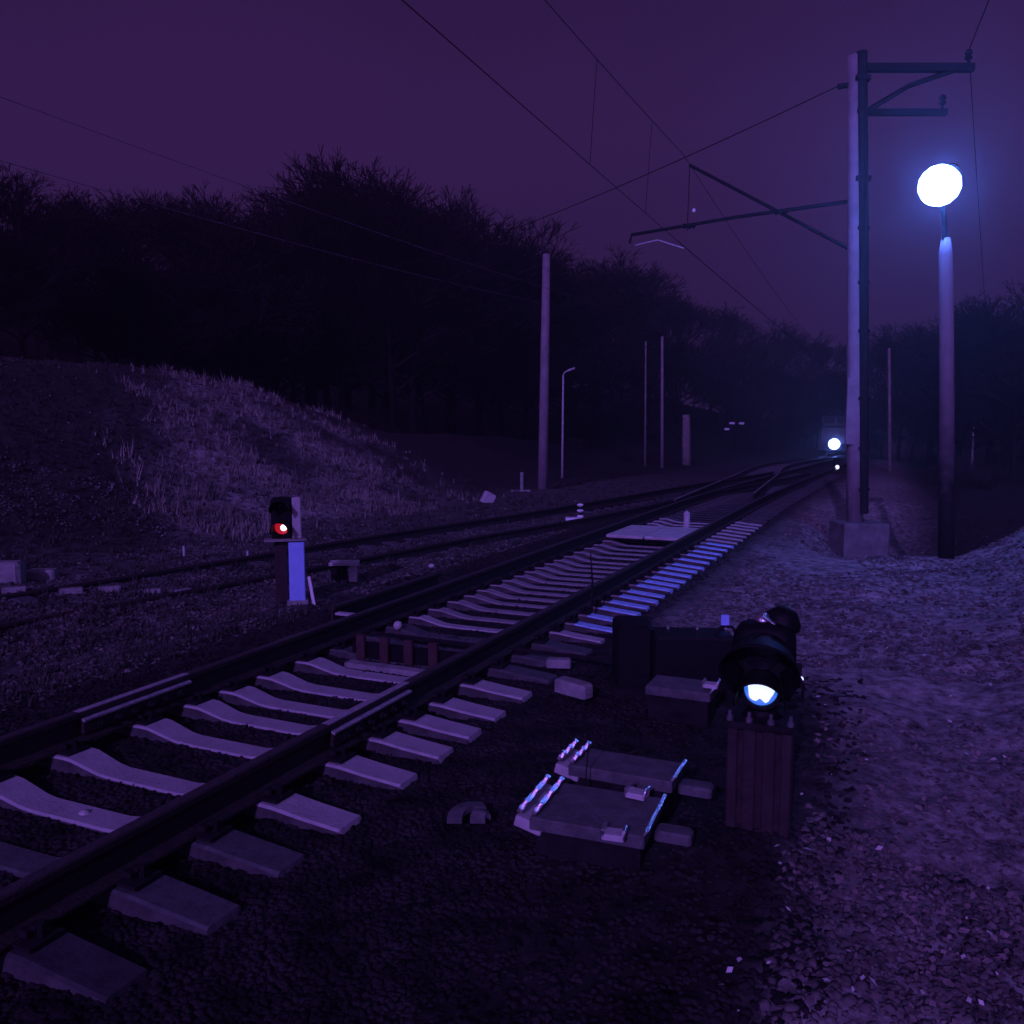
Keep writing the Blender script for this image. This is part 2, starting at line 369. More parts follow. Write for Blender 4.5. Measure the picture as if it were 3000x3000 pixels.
# converging track on the left: rails run through fouled ballast, only sleeper ends show
tr2 = catmull([(-16, -5.3), (-8.9, 4.6), (-5.2, 9.7), (-1.75, 14.3), (2.5, 20.2), (7.2, 28.0), (11.9, 37.0)], 1.0)
t2 = thing('railway_track', 'dull left-hand track converging with the main line below the bank', 'railway track')
rail_mesh(tr2, -.76, M_RUST, parent=t2, sunk=True); rail_mesh(tr2, .76, M_RUST, parent=t2, sunk=True)
tr3 = catmull([(3.0, 16.0), (5.15, 21.6), (9.2, 33.0), (16.0, 52.0), (28.4, 78.0), (40, 99)], 1.2)
t3 = thing('railway_track', 'track leaving through the turnout and curving to the lit train', 'railway track')
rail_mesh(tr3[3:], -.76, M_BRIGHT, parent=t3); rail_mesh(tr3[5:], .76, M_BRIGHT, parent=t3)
SLs = {}
def lay_sleepers(path, parent, start, n, pitch, drop):
    d = np.concatenate([[0], np.cumsum(np.linalg.norm(np.diff(path, axis=0), axis=1))])
    for k in range(n):
        t = start + k*pitch; x = np.interp(t, d, path[:, 0]); y = np.interp(t, d, path[:, 1])
        x2 = np.interp(t+.3, d, path[:, 0]); y2 = np.interp(t+.3, d, path[:, 1])
        o = link('sleeper', SL_DULL, parent, (x, y, float(zt(y)) - drop)); o.rotation_euler = (0, 0, -math.atan2(x2-x, y2-y))
lay_sleepers(tr2, t2, 8, 60, .55, .10)
lay_sleepers(tr3, t3, 11, 60, .6, .02)

# flat cover slab between the rails, at the turnout toe
cv = thing('cover_slab', 'pale flat slab lying between the main rails before the turnout', 'slab', (*W(16.1, 0.0), -.10), -TH)
MB().box((-.32, 0, 0), (.62, 1.5, .045), bev=.008).build('panel', M_CONC_L, cv)
MB().box((.32, .02, 0), (.62, 1.5, .045), bev=.008).build('panel', M_CONC_L, cv)
mb = MB(); mb.box((0, -.45, -.055), (1.3, .1, .06)); mb.box((0, .5, -.055), (1.3, .1, .06)); mb.build('bearer', M_WOOD, cv)
# switch rods of the turnout
x, y = W(17.6, .2); o = MB().lathe([(.06, -.25), (.06, .10), (.02, .14)], n=10).build('point_marker', M_CONC_L, loc=(x, y, 0))
tag(o, 'short pale peg standing inside the right rail past the cover slab', 'marker peg')
# ribbed cable cover between the rails
rc = thing('cable_cover', 'dark cover with four reddish upright ribs between the rails', 'cable cover', (*W(7.78, .02), -.245), -TH)
MB().box((0, .09, .055), (1.02, .05, .14)).build('panel', M_BLACK, rc)
for k in range(4): MB().box((-.40+.235*k, .035, .075), (.085, .04, .25), bev=.006).build('rib', M_RED, rc, (0, 0, 0))
MB().box((0, -.17, .0), (.80, .10, .045), bev=.006).build('sill', M_CONC, rc)
# bracket beside the left rail
br = thing('rail_bracket', 'small pale angled bracket hooked under the left rail', 'bracket', (*W(8.45, -.98), -.24), -TH)
MB().box((0, 0, .19), (.19, .07, .02)).build('plate', M_CONC_L, br); MB().box((.05, 0, .09), (.05, .04, .19)).build('leg', M_CONC_L, br)

# ------------------------------------------------------------------ ballast and litter
def scatter_poly(name, P, size, m, flat=.7, seed=1, quadleaf=False, label='', kind='stuff', yaw=None):
    r = np.random.default_rng(seed); n = len(P)
    if quadleaf:
        base = np.array([(-.5, 0, 0), (0, -.32, .06), (.5, 0, 0), (0, .32, .06)]); faces = np.array([(0, 1, 2, 3)]); nper = 4
    else:
        t = (1+5**.5)/2
        base = np.array([(1, 1, 1), (1, -1, -1), (-1, 1, -1), (-1, -1, 1), (1.1, .1, -.9), (-.9, .2, .9), (.1, 1, 0.), (0, -1.1, .2)])
        base = np.array([(1, 0, 0), (.3, .95, .1), (-.8, .6, -.1), (-.85, -.55, .1), (.25, -.98, 0), (.25, .15, .85), (-.3, -.1, .8), (0, 0, -.8)])
        faces = np.array([(0, 1, 5), (1, 2, 5), (2, 6, 5), (2, 3, 6), (3, 4, 6), (4, 5, 6), (4, 0, 5), (1, 0, 7), (2, 1, 7), (3, 2, 7), (4, 3, 7), (0, 4, 7)]); nper = 3
    k = len(base)
    B = np.repeat(base[None], n, 0)*(1 + (r.random((n, k, 3))-.5)*(.5 if not quadleaf else .3))
    if not quadleaf: B[..., 2] *= flat
    B = B*size[:, None, None]
    def rot(ax, a):
        c, s = np.cos(a), np.sin(a); M = np.zeros((n, 3, 3)); i, j = [(1, 2), (2, 0), (0, 1)][ax]
        M[:, ax, ax] = 1; M[:, i, i] = c; M[:, j, j] = c; M[:, i, j] = -s; M[:, j, i] = s; return M
    Mx = rot(2, r.random(n)*6.28) @ rot(0, (r.random(n)-.5)*1.2) @ rot(1, (r.random(n)-.5)*1.2)
    V = np.einsum('nij,nkj->nki', Mx, B) + P[:, None, :]
    Fi = (faces[None] + (np.arange(n)*k)[:, None, None]).reshape(-1, nper)
    o = link(name, raw_mesh(name, V.reshape(-1, 3), Fi, m, nper)); o['kind'] = kind; o['label'] = label; return o
def rand_xy(n, rmin, rmax, ext=.72, seed=0, power=1.0):
    r = np.random.default_rng(seed); a = (r.random(n)*2-1)*ext; d = rmin*(rmax/rmin)**(r.random(n)**power)
    return d*np.sin(a), d*np.cos(a)
X, Y = rand_xy(120000, 1.0, 42, seed=3); s, p = SP(X, Y)
k = ((np.abs(p) < 2.3) & ~((s > 9.3) & (p > 1.5))) | ((np.abs(p + 4.6) < 1.5) & (rng.random(len(p)) < .3)) | ((p > 2) & (p < 3.6) & (s < 9) & (rng.random(len(p)) < .35)); X, Y, p = X[k], Y[k], p[k]
sz = np.clip(.014 + .013*rng.random(len(X)) + .0006*np.hypot(X, Y), 0, .032)
P = np.stack([X, Y, ground_z(X, Y) - sz*.15], -1)
scatter_poly('ballast', P, sz, M_STONE, seed=5, label='dark crushed stone ballast between and beside the sleepers')
X, Y = rand_xy(110000, 1.2, 24, seed=9, power=.72); s, p = SP(X, Y)
den = vnoise(X*1.1, Y*1.1, 51) + .5*vnoise(X*3, Y*3, 52)
k = (((p > 3.35 - 1.6*sm((s-7.5)/3)) & (rng.random(len(p)) < .5)) | ((p < -2.0) & (rng.random(len(p)) < .15))) & (den > -.12); X, Y = X[k], Y[k]
P = np.stack([X, Y, ground_z(X, Y) + .012], -1)
scatter_poly('leaf_litter', P, .014 + .024*rng.random(len(X)) + .0022*np.hypot(X, Y), M_LEAF, seed=6, quadleaf=True, label='fallen leaves scattered over the bare ground by the tracks')
X, Y = rand_xy(700, 2.5, 16, seed=19); s, p = SP(X, Y); k = (p > 3.2); X, Y = X[k], Y[k]
P = np.stack([X, Y, ground_z(X, Y) + .03], -1)
scatter_poly('pale_litter', P, .012 + .03*rng.random(len(X)), M_PALE, seed=7, quadleaf=True, label='tiny pale scraps glinting on the right-hand ground')
# clods of soil on the right-hand bank
X, Y = rand_xy(60000, 1.2, 18, seed=29, power=.75); s, p = SP(X, Y); k = ((p > 3.4 - 1.7*sm((s-7.5)/3)) | (p < -2)) & (vnoise(X*.9, Y*.9, 71) > -.1); X, Y = X[k], Y[k]
P = np.stack([X, Y, ground_z(X, Y)], -1); M_CLOD = mat('soil_clod', (.10, .092, .09), .95, var=.6, scale=3, spec=.1)
scatter_poly('soil_clods', P, .008 + .022*rng.random(len(X))**3 + .0012*np.hypot(X, Y), M_CLOD, seed=8, label='crumbly dark clods of soil on the open ground')
# grass: blades as thin triangles in tufts
def grass(name, X, Y, hgt, m, label, nb=7, seed=1):
    r = np.random.default_rng(seed); n = len(X); z = ground_z(X, Y)
    bx = np.repeat(X, nb) + (r.random(n*nb)-.5)*.12; by = np.repeat(Y, nb) + (r.random(n*nb)-.5)*.12; bz = np.repeat(z, nb) - .01
    h = np.repeat(hgt, nb)*(.5+.7*r.random(n*nb)); a = r.random(n*nb)*6.28; ln = h*(.2+.6*r.random(n*nb)); wv = .004 + .004*r.random(n*nb) + .0004*np.repeat(np.hypot(X, Y), nb)
    c, s_ = np.cos(a), np.sin(a)
    A = np.stack([bx - s_*wv, by + c*wv, bz], -1); B = np.stack([bx + s_*wv, by - c*wv, bz], -1)
    Cc = np.stack([bx + c*ln, by + s_*ln, bz + h], -1)
    V = np.stack([A, B, Cc], 1).reshape(-1, 3); o = link(name, raw_mesh(name, V, np.arange(len(V)).reshape(-1, 3), m, 3))
    o['kind'] = 'stuff'; o['label'] = label
X, Y = rand_xy(90000, 14, 52, ext=.62, seed=41, power=.7); s, p = SP(X, Y)  # pale grass kept to the lit patch, standing in for the light
edge = s - 11.0 - .85*(-p-7) + 1.8*fbm(X*.4, Y*.4, 31)
k = (p < -6.4) & (p > -17.5) & (edge > 5.0*rng.random(len(p))**1.5) & (s < 20 + .45*(-p-7) + 10*(rng.random(len(p))-.5)) & (fbm(X*.55, Y*.55, 33) > -.28) & (rng.random(len(p)) < .05 + 1.3*np.clip(fbm(X*.75, Y*.75, 33, 5)+.25, 0, 1)); X, Y = X[k], Y[k]
grass('lit_patch_grass', X, Y, .10 + .26*rng.random(len(X))**2.5, M_GRASS, 'pale grass marking the lit patch on the bank left of the tracks', 5, 3)
X, Y = rand_xy(26000, 3, 36, seed=43); s, p = SP(X, Y)
k = ((p < -1.9) & (p > -7.5) & (rng.random(len(p)) < .6)) & (vnoise(X*.8, Y*.8, 61) > -.15) | ((p < -7) & (p > -18) & (s < 26)) ; X, Y = X[k], Y[k]
grass('weeds', X, Y, .04 + .10*rng.random(len(X)), M_WEED, 'low dull weeds growing beside the rails', 6, 4)

# ------------------------------------------------------------------ foreground dwarf signal (white light)
def dwarf_signal():
    x, y = W(5.86, 3.24); g = -.32
    t = thing('dwarf_signal', 'black dwarf signal with one glowing bluish-white lens on a ribbed footing', 'railway signal', (x-.035, y, g+.01), -.36)
    # ribbed concrete footing
    f = MB(); f.box((0, .14, .305), (.30, .24, .61), bev=.008); f.build('footing', M_SIGF, t)
    for i, (xx, wv) in enumerate([(-.125, .05), (-.045, .06), (.045, .06), (.125, .05)]):
        MB().box((xx, .006, .34), (wv, .034, .54), bev=.006).build('rib', M_SIGF, t)
    c = MB(); c.box((0, .12, .622), (.35, .30, .03), bev=.006)
    c.build('cap_plate', M_STEEL, t)
    b = MB()
    for xx in (-.14, -.05, .05, .14): b.lathe([(.016, 0), (.016, .022), (.009, .024), (.009, .05)], (xx, -.005, .637), 6)
    b.build('anchor_bolts', M_COVER, t)['kind'] = 'stuff'
    n = MB(); n.lathe([(.10, .637), (.075, .66), (.07, .72), (.09, .74)], (0, .13, 0), 14); n.build('neck', M_BLACK, t, smooth=True)
    # housing: rounded two-lens case
    hs = MB(); prof = []
    for zz, wx, wy in [(.725, .085, .08), (.74, .135, .11), (.78, .15, .12), (.88, .152, .122), (.98, .15, .12), (1.04, .145, .115), (1.08, .12, .10), (1.10, .07, .06)]:
        prof.append((zz, wx, wy))
    V = []; n = 24
    for zz, wx, wy in prof:
        for k in range(n):
            a = 2*math.pi*k/n; ca, sa = math.cos(a), math.sin(a); e_ = .55
            V.append((wx*math.copysign(abs(ca)**e_, ca), .14 + wy*math.copysign(abs(sa)**e_, sa), zz))
    Fc = [(i*n+k, i*n+(k+1) % n, (i+1)*n+(k+1) % n, (i+1)*n+k) for i in range(len(prof)-1) for k in range(n)] + [tuple(range(n-1, -1, -1)), tuple(range((len(prof)-1)*n, len(prof)*n))]
    hs.add(V, Fc); hs.build('housing', M_BLACK, t, smooth=True)
    # lower lens, lit; it sits in a bezel, upper half shaded by a wide conical hood
    LZ = .80
    Ry = Matrix.Rotation(math.pi/2, 4, 'X')
    bz = MB(); bz.lathe([(.085, 0), (.095, .01), (.095, .035), (.079, .035), (.079, .012), (.0, .012)], (0, .02, LZ), 28, Ry); bz.build('bezel', M_BLACK, t, smooth=False)
    ln = MB(); ln.lathe([(.078, 0), (.076, .010), (.062, .018), (.060, .0185)], (0, .01, LZ), 28, Ry)
    lo = ln.build('lens', M_LENSB, t)
    co = MB(); n = 26; V = [(0, -.0125, LZ-.002)]
    for k in range(n):
        a = 2*math.pi*k/n; rr = .060 + .004*math.sin(5*a+1) - (.016 if abs(a-4.71) < .35 else 0)
        V.append((rr*math.cos(a), -.0105, LZ+rr*math.sin(a)))
    co.add(V, [(0, 1+k, 1+(k+1) % n) for k in range(n)]); co.build('bulb_glow', M_SHUNT, lo)
    def hood(z, r0, r1, length, droop, a0, a1, nm, flare=1.0, yo=0.0):
        h = MB(); n = 20; V = []
        for st in range(6):
            u = st/5; y_ = .02 + yo - length*u
            r = r0 + (r1-r0)*u
            for k in range(n+1):
                a = R_(a0 + (a1-a0)*k/n)
                cut = (math.sin(a)*.5+.5)
                V.append((r*math.cos(a)*flare, y_ + length*u*(1-cut)*.55, z + r*math.sin(a) - droop*u))
        q = n+1; Fc = [(i*q+k, i*q+k+1, (i+1)*q+k+1, (i+1)*q+k) for i in range(5) for k in range(n)]
        h.add(V, Fc); o = h.build(nm, M_BLACK, t, smooth=True)
        md = o.modifiers.new('thickness', 'SOLIDIFY'); md.thickness = .005; return o
    hood(LZ, .098, .118, .17, .045, -8, 188, 'hood')
    hood(.965, .108, .150, .24, .05, -50, 230, 'hood', flare=1.22)
    # upper lens dark
    ul = MB(); ul.lathe([(.078, 0), (.074, .012), (.0, .02)], (0, .01, .97), 24, Ry); ul.build('lens', M_GLASS, t)
    # lifting lug and lamp door on top, and a tab added to catch a lamp glint
    MB().lathe([(.045, 0), (.05, .02), (.03, .045), (.0, .05)], (-.01, .17, 1.085), 12).build('vent_cap', M_GALV, t, smooth=True)
    gp = MB().box((0, 0, 0), (.045, .07, .006), bev=.002).build('glint_tab', M_GALV, t, (.02, .10, 1.12)); gp.rotation_euler = Vector((.52, .02, .85)).to_track_quat('Z', 'Y').to_euler()
    ld = MB(); ld.lathe([(.085, 0), (.09, .03), (.07, .09), (.03, .115), (0, .12)], (.075, .20, 1.05), 16); ld.build('lamp_door', M_BLACK, t, smooth=True)
    sd = MB(); sd.box((.16, .10, .86), (.035, .09, .10), bev=.006); sd.tube([(.15, .05, .9), (.19, .02, .84), (.185, .06, .74)], .008, 6); sd.build('latch', M_STEEL, t)
    rf = MB().lathe([(.011, 0), (.011, .008)], (.178, .045, .86), 10, Ry).build('pilot_lamp', M_SHUNT, t)
dwarf_signal()

# ------------------------------------------------------------------ left dwarf signal with red light on a white post
def red_signal():
    x, y = -2.46, 9.76; g = gz(x, y)
    t = thing('dwarf_signal', 'dwarf signal showing red above a white post on the left', 'railway signal', (x, y, g), .25)
    p_ = MB(); p_.box((.02, .0, .355), (.175, .11, .71), bev=.01); p_.build('white_post', M_BLUELIT, t)
    MB().box((.02, .02, .02), (.24, .20, .05), bev=.01).build('base', M_CONC, t)
    MB().box((-.10, .02, .735), (.46, .20, .02)).build('shelf', M_CONC, t)
    MB().box((-.15, .06, .37), (.14, .10, .70), bev=.01).build('cable_post', M_SIGF, t)
    MB().box((.03, .03, .98), (.10, .05, .46), bev=.01).build('bracket_post', M_CONC_L, t)
    h = MB(); h.box((-.13, .08, .98), (.24, .16, .46), bev=.03); h.build('housing', M_BLACK, t)
    R0 = Matrix.Rotation(R_(90), 4, 'X')
    def hood(z, nm, m):
        hm = MB(); n = 18; V = []
        for st in range(4):
            u = st/3
            for k in range(n+1):
                a = R_(-25 + 230*k/n); r = .088 + .012*u
                V.append((-.13 + r*math.cos(a) - .04*u, -.0 - .22*u*(.45+.55*(math.sin(a)*.5+.5)), z + r*math.sin(a) - .03*u))
        q = n+1; hm.add(V, [(i*q+k, i*q+k+1, (i+1)*q+k+1, (i+1)*q+k) for i in range(3) for k in range(n)])
        o = hm.build(nm, m, t, smooth=True); md = o.modifiers.new('thickness', 'SOLIDIFY'); md.thickness = .005
    hood(1.12, 'hood', M_BLACK)
    hood(.88, 'hood', M_BLACK)
    l = MB(); l.lathe([(.082, 0), (.078, .02), (.0, .03)], (-.13, .0, .88), 22, R0); lo = l.build('lens', M_REDL, t)
    MB().lathe([(.040, 0), (.032, .012), (0, .016)], (-.115, -.020, .875), 14, R0).build('bulb_glow', M_REDC, lo)
    MB().lathe([(.078, 0), (.0, .02)], (-.13, .0, 1.12), 20, R0).build('lens', M_GLASS, t)
red_signal()
o = MB().box((0, 0, .15), (.035, .02, .34), bev=.004, tilt=-.16).build('leaning_stake', M_WHITE, loc=(-2.27, 9.72, gz(-2.27, 9.7)))
tag(o, 'thin pale stake leaning beside the white signal post', 'stake')

# ------------------------------------------------------------------ boxes and slabs beside the right rail
def cover_unit(s, p, L, D, ztop, label, clamp=True, extra=False, tail=True, dark=False):
    x, y = W(s, p); rz = -TH + (.05 if extra else 0)
    t = thing('cable_pit_cover', label, 'cable pit cover', (x, y, ztop), rz, 'pit covers beside the right rail')
    m = M_COVER
    MB().box((0, 0, -.03), (L, D, .06), bev=.008).build('cover_plate', m, t)
    MB().box((0, .0, -.17), (L*.92, D*.86, .22)).build('pit_box', M_STEEL, t)
    if clamp:
        for k, (yy, ln) in enumerate([(-.0, D*.98)]):
            for q, dx in enumerate((-.045, .03)):
                b = MB(); b.box((0, 0, 0), (.024, ln, .026), bev=.004)
                for j in range(3): b.lathe([(.014, 0), (.014, .02)], (0, -ln*.35 + j*ln*.35, .014), 6)
                b.build('clamp_bar', M_GALV, t, (-L/2 - .005 + dx, yy, .022)).rotation_euler = (0, .54, 0)
            MB().box((-L/2-.01, 0, -.05), (.14, D*.95, .05), bev=.006, tilt=.25).build('clamp_base', M_CONC_L, t)
    MB().box((0, 0, 0), (.016, D*.98, .03), bev=.003, tilt=.54).build('edge_strip', M_GALV, t, (L/2+.004, 0, .012))
    if tail: MB().box((0, 0, 0), (.17, .10, .05), bev=.012).build('timber_end', M_COVER, t, (L/2 + .10, -.02, -.06))
    return t
def small_clamp(x, y, z, rz, label):
    t = thing('pipe_clamp', label, 'pipe clamp', (x, y, z), rz)
    b = MB(); b.box((0, 0, 0), (.10, .085, .025), bev=.006); b.build('plate', M_CONC_L, t)
    MB().box((-.045, 0, .018), (.016, .085, .03), bev=.003).build('lip', M_GALV, t)
    MB().tube([(.045, -.035, .0), (.05, -.03, .03), (.05, .03, .03), (.045, .035, .0)], .008, 6).build('hoop', M_GALV, t)
cover_unit(5.55, 2.50, .55, .44, -.10, 'largest grey pit cover, nearest the camera, with bright clamp bars at its left end', extra=True)
cover_unit(6.02, 2.50, .56, .27, -.055, 'narrow grey pit cover just behind the largest one', extra=False)
cover_unit(7.58, 2.44, .45, .30, -.06, 'smallest grey pit cover in front of the dark point machine', clamp=False, tail=False)
xA, yA = W(5.50, 2.62)
small_clamp(.62, 4.15, -.075, -.5, 'small metal clamp lying on the largest pit cover')
small_clamp(.46, 3.76, -.095, -.3, 'metal clamp with ringed edge at the near edge of the largest pit cover')
small_clamp(1.36, 5.80, -.03, -.4, 'metal clamp on the right end of the smallest pit cover')
# curved hose ends
for k, (r, lab) in enumerate([(.17, 'wider flat grey hose end arching left of the largest pit cover'), (.04, 'shorter flat grey hose end arching inside the wider one')]):
    V = []; n = 12
    for i in range(n+1):
        a = math.pi*1.0 - i/n*1.35; cx, cy = -.10, 4.22
        for dr, zz in ((0, 0), (.085, .0), (.085, -.03), (0, -.03)):
            V.append((cx + (r+dr)*math.cos(a)*.9, cy + (r+dr)*math.sin(a)*.75, -.235 + .02*math.sin(i/n*math.pi) + zz))
    mb = MB(); mb.add(V, [(i*4+j, (i+1)*4+j, (i+1)*4+(j+1) % 4, i*4+(j+1) % 4) for i in range(n) for j in range(4)] + [(3, 2, 1, 0), (n*4, n*4+1, n*4+2, n*4+3)])
    o = mb.build('hose_end', M_COVER); tag(o, lab, 'hose')
# point machine: long dark case with a higher gearbox end
pm = thing('point_machine', 'long black point machine case lying behind the pit covers', 'point machine', (1.27, 6.62, -.30), -.07)
MB().box((.12, 0, .24), (.62, .34, .40), bev=.02).build('motor_case', M_BLACK, pm)
MB().box((-.33, .03, .27), (.30, .40, .50), bev=.03).build('gear_case', M_BLACK, pm)
MB().box((0, 0, .03), (1.0, .5, .06)).build('base_frame', M_STEEL, pm)
mb = MB(); mb.tube([(.3, -.05, .44), (.34, -.05, .50), (.42, -.05, .50), (.46, -.05, .44)], .012, 6); mb.build('handle', M_STEEL, pm)
mb = MB()
for xx in (-.05, .18, .40): mb.lathe([(.016, 0), (.016, .02)], (xx, .12, .44), 6)
mb.build('lid_bolts', M_GALV, pm)
MB().box((0, 0, 0), (.065, .012, .10), bev=.004).build('reflector', M_BLUELIT, pm, (.40, .14, .50))
rd = MB(); rd.tube([W(8.3, 1.75) + (-.16,), W(8.3, -.6) + (-.16,)], .018, 6); o = rd.build('throw_rod', M_STEEL); tag(o, 'dark throw rod running from the point machine under the rails', 'rod')
# sleeper-like stones and slabs near the point machine
def slab(x, y, z, d, rz, label, m=M_CONC_L, tilt=0, cat='slab', name='concrete_slab'):
    o = MB().box((0, 0, 0), d, bev=min(d)*.18, tilt=tilt).build(name, m, loc=(x, y, z)); o.rotation_euler = (0, 0, rz); return tag(o, label, cat)
x, y = W(7.62, 1.62); slab(x, y, -.20, (.30, .12, .10), -TH-.35, 'short bluish concrete block between the sleeper ends and the smallest pit cover', m=M_CONC)
x, y = W(8.2, 1.28); slab(x, y, -.20, (.20, .09, .07), -.1, 'small pale oblong stone beside the right rail near the thin rod', m=M_CONC, cat='stone', name='stone')
x, y = W(9.3, .95); o = MB().tube([(0, 0, -.25), (.004, 0, .12), (-.02, 0, .42)], [.012, .011, .006], 6).build('thin_rod', M_STEEL, loc=(.83, 8.9, 0)); tag(o, 'thin black upright rod beside the right rail', 'rod')
o = MB().tube([(0, 0, -.3), (.01, -.02, -.08), (.03, .02, .12)], [.005, .004, .003], 5).build('dry_stem', M_SHRUB, loc=(.37, 4.35, 0)); tag(o, 'thin dry stem rising between the two clamped pit covers', 'plant stem')
o = MB().lathe([(0, -.045), (.032, -.032), (.045, 0), (.032, .032), (0, .045)], n=12).build('round_stone', M_CONC_L, loc=(-1.09, 8.16, -.17), smooth=True); tag(o, 'round pale stone lying between the rails near the ribbed cover', 'stone')
# left yard: blocks, slabs, small T-shaped box, pegs
slab(-6.5, 11.05, gz(-6.5, 11.05)+.11, (.42, .25, .30), .1, 'squared concrete block at the left edge of the yard', M_CONC, cat='block', name='concrete_block')
slab(-6.28, 11.5, gz(-6.28, 11.5)+.07, (.36, .22, .13), .15, 'low concrete slab just right of the squared block', M_CONC)
for (x, y, d, lab) in [(-6.0, 10.35, (.26, .12, .07), 'faint far-left slab in the row along the left track'), (-5.35, 10.42, (.26, .13, .08), 'second pale slab from the left along the left track'), (-4.98, 10.62, (.26, .12, .08), 'third pale slab from the left along the left track'),
                       (-4.33, 10.25, (.26, .12, .08), 'fourth pale slab from the left along the left track'), (-4.06, 10.5, (.28, .13, .08), 'rightmost pale slab along the left track')]:
    slab(x, y, gz(x, y)+.02, d, .45, lab, M_CONC)
tb = thing('table_box', 'small T-shaped concrete stand with a flat top right of the white post', 'concrete stand', (-2.10, 11.2, gz(-2.1, 11.2)), .1)
MB().box((-.08, 0, .235), (.38, .24, .04), bev=.008).build('top', M_CONC_L, tb); MB().box((.03, 0, .11), (.10, .12, .24), bev=.006).build('leg', M_CONC_L, tb)
MB().box((-.15, .04, .1), (.2, .14, .2)).build('back', M_BLACK, tb)
slab(-.62, 22.6, gz(-.62, 22.6)+.12, (.34, .16, .32), .5, 'tilted pale wedge of concrete at the foot of the bank', tilt=.5)
for (x, y, h, lab) in [(-5.1, 13.4, .16, 'left one of two tiny pegs before the bank'), (-4.05, 13.2, .14, 'right one of two tiny pegs before the bank')]:
    o = MB().box((0, 0, h/2), (.03, .03, h)).build('peg', M_CONC_L, loc=(x, y, gz(x, y))); tag(o, lab, 'peg')
for (x, y, r_, lab) in [(-4.9, 7.3, .05, 'pale pebble on the dark ground at lower left'), (-1.15, 12.3, .05, 'pale pebble on the ground right of the T-shaped stand'), (.55, 13.1, .05, 'pale pebble near the far side of the main track'), (-2.2, 4.3, .035, 'small pale pebble beside the near left end of the main track')]:
    o = MB().lathe([(0, -r_*.7), (r_*.8, -r_*.4), (r_, 0), (r_*.7, r_*.5), (0, r_*.7)], n=9).build('stone', M_CONC_L, loc=(x, y, gz(x, y)+r_*.4), smooth=True); tag(o, lab, 'stone')
# loose rail lying left of the main track
pth = straight(8.5, 10.6)
o = rail_mesh(pth, -1.17, M_HEAD, 'spare_rail'); tag(o, 'short length of spare rail lying outside the left rail near the white post', 'rail')
# fouling post, banded
fp = thing('fouling_post', 'short striped marker post on a pale base between the two tracks', 'marker post', (1.44, 18.27, gz(1.44, 18.27)))
MB().box((-.10, 0, .03), (.42, .25, .07), bev=.01).build('base', M_WHITE, fp)
for k in range(5):
    MB().lathe([(.045, .06+.06*k), (.075 if k % 2 == 0 else .05, .09+.06*k), (.045, .12+.06*k)], n=12).build('band', M_WHITE if k % 2 == 0 else M_BLACK, fp)
fs = thing('fence_sign', 'tiny pale marker post with a flat plate at the foot of the bank', 'marker post', (.3, 27, gz(.3, 27)))
MB().box((0, 0, .3), (.09, .05, .6)).build('post', M_CONC, fs); MB().box((-.03, 0, .02), (.6, .2, .05)).build('base', M_CONC, fs)

# ------------------------------------------------------------------ masts, poles, lamps
def px(u, v, D):
    a, b = (u-1500)/F_PX, (1500-v)/F_PX; dy = math.cos(pitch) + b*math.sin(pitch); t = D/dy
    return (a*t, D, CAM_H + t*(-math.sin(pitch) + b*math.cos(pitch)))
def catenary_mast():
    x, y = 6.37, 16.0; g = -1.1
    t = thing('catenary_mast', 'tall concrete overhead line mast with dark side brackets on a concrete block', 'mast', (x, y, 0))
    blk = MB(); blk.box((.05, 0, (-.06+g)/2), (.82, .80, -.06-g), bev=.02); blk.build('footing_block', mat('dark_footing', (.12, .12, .125), .85, var=.35, scale=5, bump=.4), t)  # footing in a darker concrete tone
    c = MB(); c.tube([(-.03, 0, -.07), (-.11, 0, 2), (-.25, 0, 5.5), (-.37, 0, 8.16)], [.15, .145, .125, .11], 20); c.build('column', M_MAST, t, smooth=True)
    # dark conductor channel on the right side with clamps, widened to stand for the column's shade
    ch = MB(); ch.tube([(.08, -.10, .1), (.00, -.10, 2), (-.14, -.10, 5.5), (-.27, -.08, 8.2)], .092, 10); ch.build('down_conductor', M_STEEL, t)
    for k, z in enumerate([.55, 1.3, 2.2, 3.4, 4.25, 5.2, 6.05, 7.2, 7.75]):
        b = MB(); b.box((.08 - z*.042, -.06, z), (.26 if z in (6.05, 7.75) else .20, .22, .09 if z > 6 else .06), bev=.01); b.build('clamp', M_STEEL, t)
    MB().box((-.22, -.12, 1.96), (.18, .04, 1.18), bev=.01).build('marker_board', M_MAST, t)
    tb = MB(); tb.box((.76, 0, 7.96), (1.95, .12, .13)); tb.build('upper_arm', M_STEEL, t)
    lb = MB(); lb.box((.57, 0, 7.21), (1.46, .10, .10)); lb.build('lower_arm', M_STEEL, t)
    MB().tube([(-.12, 0, 7.23), (.62, 0, 7.66), (1.43, 0, 7.93)], .045, 6).build('brace', M_STEEL, t)
    for xx, z in ((1.64, 8.02), (1.22, 7.26)):
        i = MB(); i.lathe([(.02, 0), (.02, .07), (.06, .09), (.06, .13), (.03, .15), (.065, .18), (.05, .23), (.0, .26)], (xx, 0, z), 10); i.build('insulator', M_STEEL, t, smooth=True)
    i = MB(); i.tube([(-.38, 0, 7.68), (-.62, .05, 7.66)], .05, 8); i.build('insulator', M_STEEL, t)
catenary_mast()
def mp(x, y, z): return Vector((x, y, z))
